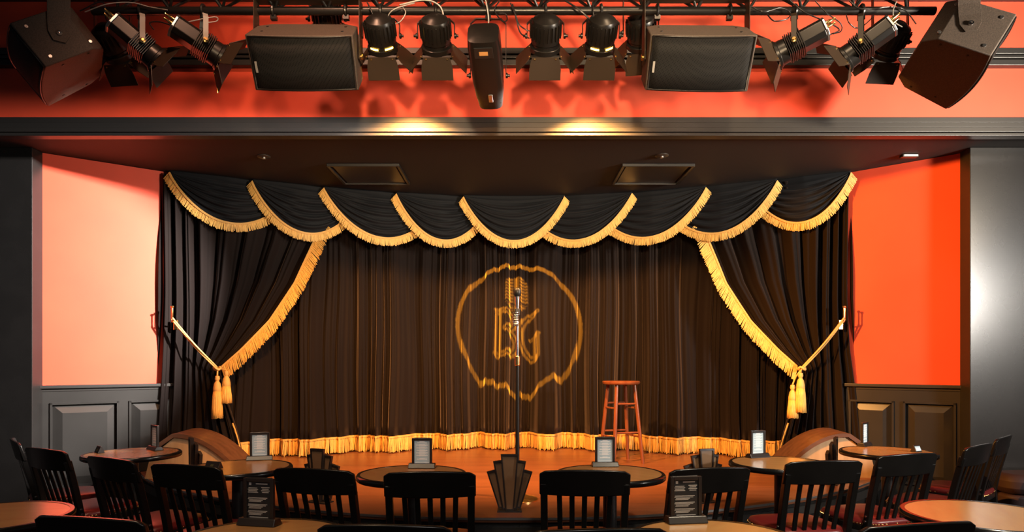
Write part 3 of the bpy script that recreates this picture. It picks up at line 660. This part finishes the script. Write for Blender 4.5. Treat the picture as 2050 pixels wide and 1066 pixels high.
def zoomer(label, x, y, aim, light_=None, doors=(52, 58, 52, 58), ly=.235, tapeyoke=False):
    p = px(x, y, YT); root = thing('stage_spotlight', label, 'stage light', tuple(p), 0, 'long spotlights with barn doors on the truss'); T = aimed(aim)
    oc = [(a*.066, b*.058) for a, b in ((-1, -.55), (-.6, -1), (.6, -1), (1, -.55), (1, .55), (.6, 1), (-.6, 1), (-1, .55))]
    MB().prism(oc, -.02, ly-.06, T).build('body', 'fixture', root, bevel=.004)
    MB().prism([(a*1.02, b*1.02) for a, b in oc], ly-.06, ly-.045, T).build('rear_plate', 'steel', root, bevel=.003)
    m = MB()
    for k in range(9): m.box((0, 0, .045-.011*k), (.15 if k % 2 else .144, .132 if k % 2 else .126, .006), T)
    m.build('cooling_fins', 'fixture', root, bevel=.002)
    MB().lathe([(.066, -.045), (.074, -.05), (.076, -.09), (.082, -.095), (.082, -.105), (0, -.102)], 28, T).build('lens_tube', 'fixture', root, 35)
    MB().lathe([(.090, -.102), (.090, -.112), (.076, -.112), (.076, -.102), (.090, -.102)], 28, T).build('door_ring', 'fixture', root, 35)
    for s_ in (-1, 1): MB().lathe([(.011, 0), (.011, .03), (.007, .035), (.006, .06), (0, .06)], 12, T @ Tr((s_*.03, .02, ly-.046))).build('power_connector', 'brass', root, 40)
    flaps(root, T @ Tr((0, 0, -.112)), .078, .125, doors, wide=1.12)
    sx = T.to_3x3() @ Vector((1, 0, 0)); yoke(root, T, .085, ZT-p.z-.02, 'flap' if not tapeyoke else 'tape', .03, sx)
    clamp(root, (0, YT-p.y, ZT-p.z))
    if light_:
        e, col, ang, tg = light_; light('spot_beam', 'SPOT', p+Vector(aim).normalized()*.36, tg, e, col, .035, ang, .5)
zoomer('black spotlight with pale taped yoke nearest the tilted side-facing speaker by the dark red wall', 283, 93, (2.5, 1.6, -2.1), (1700, (1, .36, .05), 36, (3.75, 5.15, 1.75)), tapeyoke=True)
zoomer('black spotlight with pale taped yoke beside the brown-topped boxy speaker', 408, 92, (2.6, 1.6, -1.5), (60, (1, .75, .5), 60, (1.0, 6.5, 1.2)), tapeyoke=True)
zoomer('black spotlight with silver rear plate beside the tan-topped boxy speaker', 1590, 92, (-2.6, 1.2, -1.1), (6200, (1, .91, .84), 34, (-4.1, 5.05, 1.75)))
zoomer('black spotlight with brown yoke nearest the big side-facing speaker', 1724, 95, (-2.5, 1.4, -1.7), (120, (1, .8, .6), 55, (-2.2, 6.0, 1.0)))
can('small dark can light tucked behind a taped-yoke spotlight by the tilted speaker', 226, 88, (.4, 2.9, -2.1), Yp=4.3)
can('small dark can light tucked behind the brown-yoke spotlight by the big speaker', 1782, 84, (-.3, 2.9, -2.1), Yp=4.3)

# loudspeakers
def speaker(label, rot, loc, dims, bracket, badge=True):
    Wf, Wb, H, D = dims; R = Euler([math.radians(a) for a in rot], 'XYZ').to_matrix().to_4x4()
    t = thing('loudspeaker', label, 'loudspeaker', loc, 0, 'hanging loudspeakers')
    bow = .035; ar = [(u*Wf/2, -D/2-bow*(1-u*u)) for u in np.linspace(-1, 1, 15)]
    plan = ar+[(Wb/2+.02, D/2-.07), (Wb/2-.05, D/2), (-Wb/2+.05, D/2), (-Wb/2-.02, D/2-.07)]
    MB().prism(plan, -H/2, H/2, R).build('cabinet', 'cab', t, 30, bevel=.006)
    ar2 = [(u*(Wf/2-.014), -D/2-bow*(1-u*u)-.004) for u in np.linspace(-1, 1, 15)]
    g = MB().grid([[R @ Vector((x, y, z)) for x, y in ar2] for z in np.linspace(-H/2+.014, H/2-.014, 4)]).build('grille', 'grille', t, 60, thick=.004)
    rim = [(x, y, s_*(H/2-.008)) for s_ in (-1, 1) for x, y in (ar2 if s_ < 0 else ar2[::-1])]
    MB().tube([R @ Vector((x, y-.002, z)) for x, y, z in rim], .005, 6, closed=True).build('grille_rim', 'fixture', t, 60)
    if badge: MB().box((-Wf/2+.035, -D/2-.014, -.02), (.012, .006, .06), R).build('badge', 'tape', t)
    for s_ in (-1, 1):
        for q in (-1, 1): MB().lathe([(.008, 0), (.008, .003), (0, .004)], 10, R @ Tr((s_*Wf*.38, q*D*.22, H/2))).build('screw', 'fixture', t)
    if bracket == 'U':
        top = ZT+.045-loc[2]; hw = max(Wf, Wb)/2+.012; yo = YT-loc[1]
        MB().sweep([(-hw, 0, -.03), (-hw, 0, top), (hw, 0, top), (hw, 0, -.03)], .09, .006, None, (0, 1, 0)).build('bracket', 'flap', t, bevel=.001)
        for s_ in (-1, 1): MB().lathe([(.017, 0), (.017, .012), (.01, .016), (0, .016)], 12, Tr((s_*hw, 0, 0)) @ Rot(s_*PI/2, 'Y')).build('bracket_knob', 'brass', t, 40)
        for s_ in (-1, 1): clamp(t, (s_*.22, yo, ZT-loc[2]))
    else:                                          # flat hanging plate bolted to the upper end panel
        sd = bracket; E = R @ Vector((sd*(Wf+Wb)/4, 0, 0)); n = (R.to_3x3() @ Vector((sd*D, (Wf-Wb)/2*1, 0))).normalized()
        for q in (-1, 1):
            for r in (-1, 1):
                c = R @ Vector((sd*((Wf+Wb)/4-r*(Wb-Wf)/4*.6*-1), r*D*.34, q*H*.34)); MB().lathe([(.011, 0), (.010, .004), (.004, .005), (0, .003)], 12, Tr(c+n*.004) @ n.to_track_quat('Z', 'Y').to_matrix().to_4x4()).build('screw', 'steel', t, 40)
        p = E+n*.012; up = Vector((0, 0, 1)); fw = Vector((n.x, n.y, 0)).normalized(); sdv = up.cross(fw)
        inpl = (up-n*n.dot(up)).normalized()
        MB().sweep([p-inpl*.05, p, p+inpl*.06, p+inpl*.10+up*.03, p+inpl*.10+up*(4.6-(p+inpl*.10).z-loc[2])], [.06, .11, .115, .115, .115], .006, None, inpl.cross(n)).build('hanging_plate', 'cab', t, bevel=.001)
        MB().lathe([(.016, 0), (.015, .008), (.006, .01), (0, .006)], 12, Tr(p+n*.004) @ n.to_track_quat('Z', 'Y').to_matrix().to_4x4()).build('bolt', 'chrome', t, 40)
speaker('boxy black loudspeaker with dusty brown top above the salmon-pink wall side', (35.5, -1.5, 3.6), (-1.228, 4.07, 3.223), (.606, .555, .303, .345), 'U')
speaker('boxy black loudspeaker with tan top above the deep-orange wall side', (34.4, 2.4, -3.8), (1.102, 4.05, 3.209), (.598, .56, .304, .348), 'U')
speaker('big loudspeaker hung on end beside the bright salmon part of the upper wall', (-31.5, -170.2, 79.6), (2.702, 4.163, 3.29), (.575, .464, .292, .367), 1, False)
speaker('loudspeaker hung on end beside the dark red part of the upper wall', (-38.3, 177.8, -56.7), (-2.795, 4.165, 3.276), (.637, .512, .269, .369), -1, False)

# gobo projector: lamp, metal pattern plate and housing
PC = Vector((-.145, 4.12, 3.13)); TG = Vector((.062, 7.05, 1.80)); aim = (TG-PC).normalized(); T = aimed(aim)
pj = thing('logo_projector', 'long tapered black logo projector hanging at the centre of the truss', 'projector', tuple(PC))
def rr(a, b, n=20, e=.5): return [(a*math.copysign(abs(math.cos(q))**e, math.cos(q)), b*math.copysign(abs(math.sin(q))**e, math.sin(q))) for q in np.linspace(0, 2*PI, n, endpoint=False)]
rows = [[T @ Vector((x, y, z)) for x, y in rr(a, b)] for a, b, z in ((.06, .05, .315), (.090, .080, .305), (.096, .088, .25), (.094, .087, 0), (.086, .082, -.12))]
m = MB(); m.grid(rows, close=True); m.f += [tuple(range(20))]; m.build('housing', 'fixture', pj, 35)
rows = [[T @ Vector((x, y, z)) for x, y in rr(a, b)] for a, b, z in ((.074, .07, -.115), (.083, .079, -.12), (.074, .070, -.20), (.070, .066, -.205), (.066, .062, -.205))]
MB().grid(rows, close=True).build('lens_barrel', 'fixture', pj, 35, thick=.003)
MB().box((0, -.087, .24), (.11, .006, .075), T).build('control_panel', 'iron', pj, bevel=.004)
MB().box((0, -.0905, .24), (.05, .003, .025), T).build('display', 'display', pj)
MB().box((.01, -.083, -.10), (.025, .012, .06), T).build('latch', 'steel', pj, bevel=.003)
yoke(pj, T, .108, ZT-PC.z-.02, 'fixture', .022); clamp(pj, (0, YT-PC.y, ZT-PC.z))
# pattern plate: what is lit on the curtain is cut out of it (ring, microphone, initials)
def seg_d(X, Y_, pts):
    d = np.full(X.shape, 9.)
    for (x0, y0), (x1, y1) in zip(pts[:-1], pts[1:]):
        vx, vy = x1-x0, y1-y0; t = np.clip(((X-x0)*vx+(Y_-y0)*vy)/(vx*vx+vy*vy+1e-9), 0, 1); d = np.minimum(d, np.hypot(X-x0-t*vx, Y_-y0-t*vy))
    return d
NG = 300; g = (np.arange(NG)+.5)/NG*2.6-1.3; GX, GY = np.meshgrid(g, g); GY = GY/.93; lit = np.abs(np.hypot(GX, GY)-1) < .036
cxm, cym = -.03, .52; ax, ay = np.abs(GX-cxm), np.abs(GY-cym)
capm = (ax < .19) & (ay < .29) & (ax/.19*.55+ay/.29*.75 < 1.0)
lit |= capm & ~(((np.floor((GY-cym)/.018) % 3) == 0) & (ax > .05)) & ~((np.abs(ax-.05) < .008)) & ~((GY-cym < -.17) & (GY-cym > -.185))
def arc(cx, cy, rx, ry, a0, a1, n=14): return [(cx+rx*math.cos(math.radians(a)), cy+ry*math.sin(math.radians(a))) for a in np.linspace(a0, a1, n)]
bb = [(-.33, .19)]+arc(-.25, .045, .185, .145, 85, -70)+arc(-.25, -.295, .205, .205, 75, -88)+[(-.33, -.50)]
stroke = [([(-.325, .19), (-.325, -.50)], .06), (bb, .052), ([(-.37, .19), (-.23, .2)], .03), ([(-.37, -.50), (-.23, -.505)], .03),
          (arc(.30, -.16, .27, .35, 100, 262), .052), ([(.285, -.50), (.285, -.18)], .058), ([(.18, -.20), (.34, -.17)], .025), ([(.22, .17), (.32, .19)], .035)]
for pts, wd in stroke:
    d = seg_d(GX, GY, pts); lit |= (d < wd) & (d > wd*.22)
Rp = .0292; sc = Rp/ .985; cell = 2.6/NG*sc; zp = -.155; m = MB()
for r in range(NG):
    row = lit[r]; c0 = None
    for c in range(NG+1):
        dk = c < NG and not row[c]
        if dk and c0 is None: c0 = c
        if not dk and c0 is not None:
            x0, x1, y0 = -1.3*sc+c0*cell, -1.3*sc+c*cell, -1.3*sc+r*cell
            m.add([(x0, y0, zp), (x1, y0, zp), (x1, y0+cell, zp), (x0, y0+cell, zp)], [(0, 1, 2, 3)], T); c0 = None
e = 1.3*sc; E2 = .069
for a in ((-E2, -E2, E2, -e), (-E2, e, E2, E2), (-E2, -e, -e, e), (e, -e, E2, e)):
    m.add([(a[0], a[1], zp), (a[2], a[1], zp), (a[2], a[3], zp), (a[0], a[3], zp)], [(0, 1, 2, 3)], T)
stuff(m.build('pattern_plate', 'iron', pj, fix=False))
light('projector_lamp', 'SPOT', PC+aim*.005, TG, 9500, (1, .40, .02), .0004, 34, .1)

# cables
CB = [('black cable looping over the tilted speaker end of the truss', 'cable', .004, [(160, 22), (205, 4), (213, 40), (235, 55)]),
      ('pale cable sagging from the truss to a taped-yoke spotlight', 'greycable', .003, [(170, 24), (215, 8), (262, 5), (300, 14), (335, 20)]),
      ('black cable bowing behind the second taped-yoke spotlight', 'cable', .004, [(308, 60), (300, 46), (320, 44), (350, 54), (352, 60)]),
      ('pale cable along the truss above the taped-yoke spotlights', 'greycable', .003, [(352, 50), (385, 42), (430, 34), (434, 42), (410, 46)]),
      ('black cable falling from the truss to the lit can by the brown-topped speaker', 'cable', .004, [(735, 5), (745, 25), (752, 42), (760, 55)]),
      ('pale cable loop tied up beside the lit can by the brown-topped speaker', 'greycable', .003, [(830, 6), (790, 18), (776, 35), (782, 48), (800, 44), (812, 26), (806, 14)]),
      ('thick grey cable arching over the unlit can', 'greycable', .005, [(800, 10), (850, 0), (880, 12), (888, 38), (880, 52)]),
      ('white power cable plugged into the hanging projector', 'greycable', .004, [(970, -10), (975, 15), (978, 40), (976, 62), (972, 76)]),
      ('black cable loop hanging beside the hanging projector', 'cable', .004, [(1000, 2), (990, 20), (1005, 42), (1015, 40), (1012, 28), (1000, 26)]),
      ('black cable drooping in long loops to the unlit can after the projector', 'cable', .004, [(1022, 6), (1032, 30), (1040, 50), (1060, 62), (1068, 50)]),
      ('black cable hanging low beside the unlit can after the projector', 'cable', .004, [(1026, 8), (1034, 40), (1042, 66), (1060, 77)]),
      ('thick black cable slanting across the truss to the lit can', 'cable', .005, [(1130, 0), (1160, 20), (1188, 46), (1200, 58)]),
      ('thin cable loop over the lit can by the tan-topped speaker', 'cable', .004, [(1186, 4), (1188, 30), (1196, 54), (1212, 58), (1218, 44)]),
      ('black cable coils beside the tan-topped speaker bracket', 'cable', .004, [(1505, 14), (1530, 24), (1562, 16), (1582, 26), (1575, 38), (1550, 42), (1535, 28)]),
      ('brown cable slanting down to the silver-backed spotlight', 'cable', .004, [(1575, -5), (1610, 24), (1660, 46), (1680, 60), (1660, 70)]),
      ('thin cable falling to the rear plate of the silver-backed spotlight', 'cable', .0035, [(1632, 2), (1655, 26), (1682, 46), (1684, 62), (1668, 68)]),
      ('red-brown cable sagging in a point under the truss', 'cable', .0035, [(1694, 30), (1700, 46), (1714, 56), (1730, 50), (1750, 32)]),
      ('black cable hanging along the truss beside the brown-yoke spotlight', 'cable', .004, [(1700, 2), (1725, 18), (1790, 14), (1815, 24), (1834, 48)]),
      ('pale cable looping down to the brown-yoke spotlight', 'greycable', .003, [(1795, 2), (1788, 22), (1792, 44), (1806, 54)])]
for lb, mt, r, pts in CB:
    P = [px(x, y, YT-.06-.02*math.sin(i*1.7)) for i, (x, y) in enumerate(pts)]
    tag(MB().tube(spline(P, 8), r, 6).build('cable', mt, None, 60), lb, 'cable', 'cables on the truss')
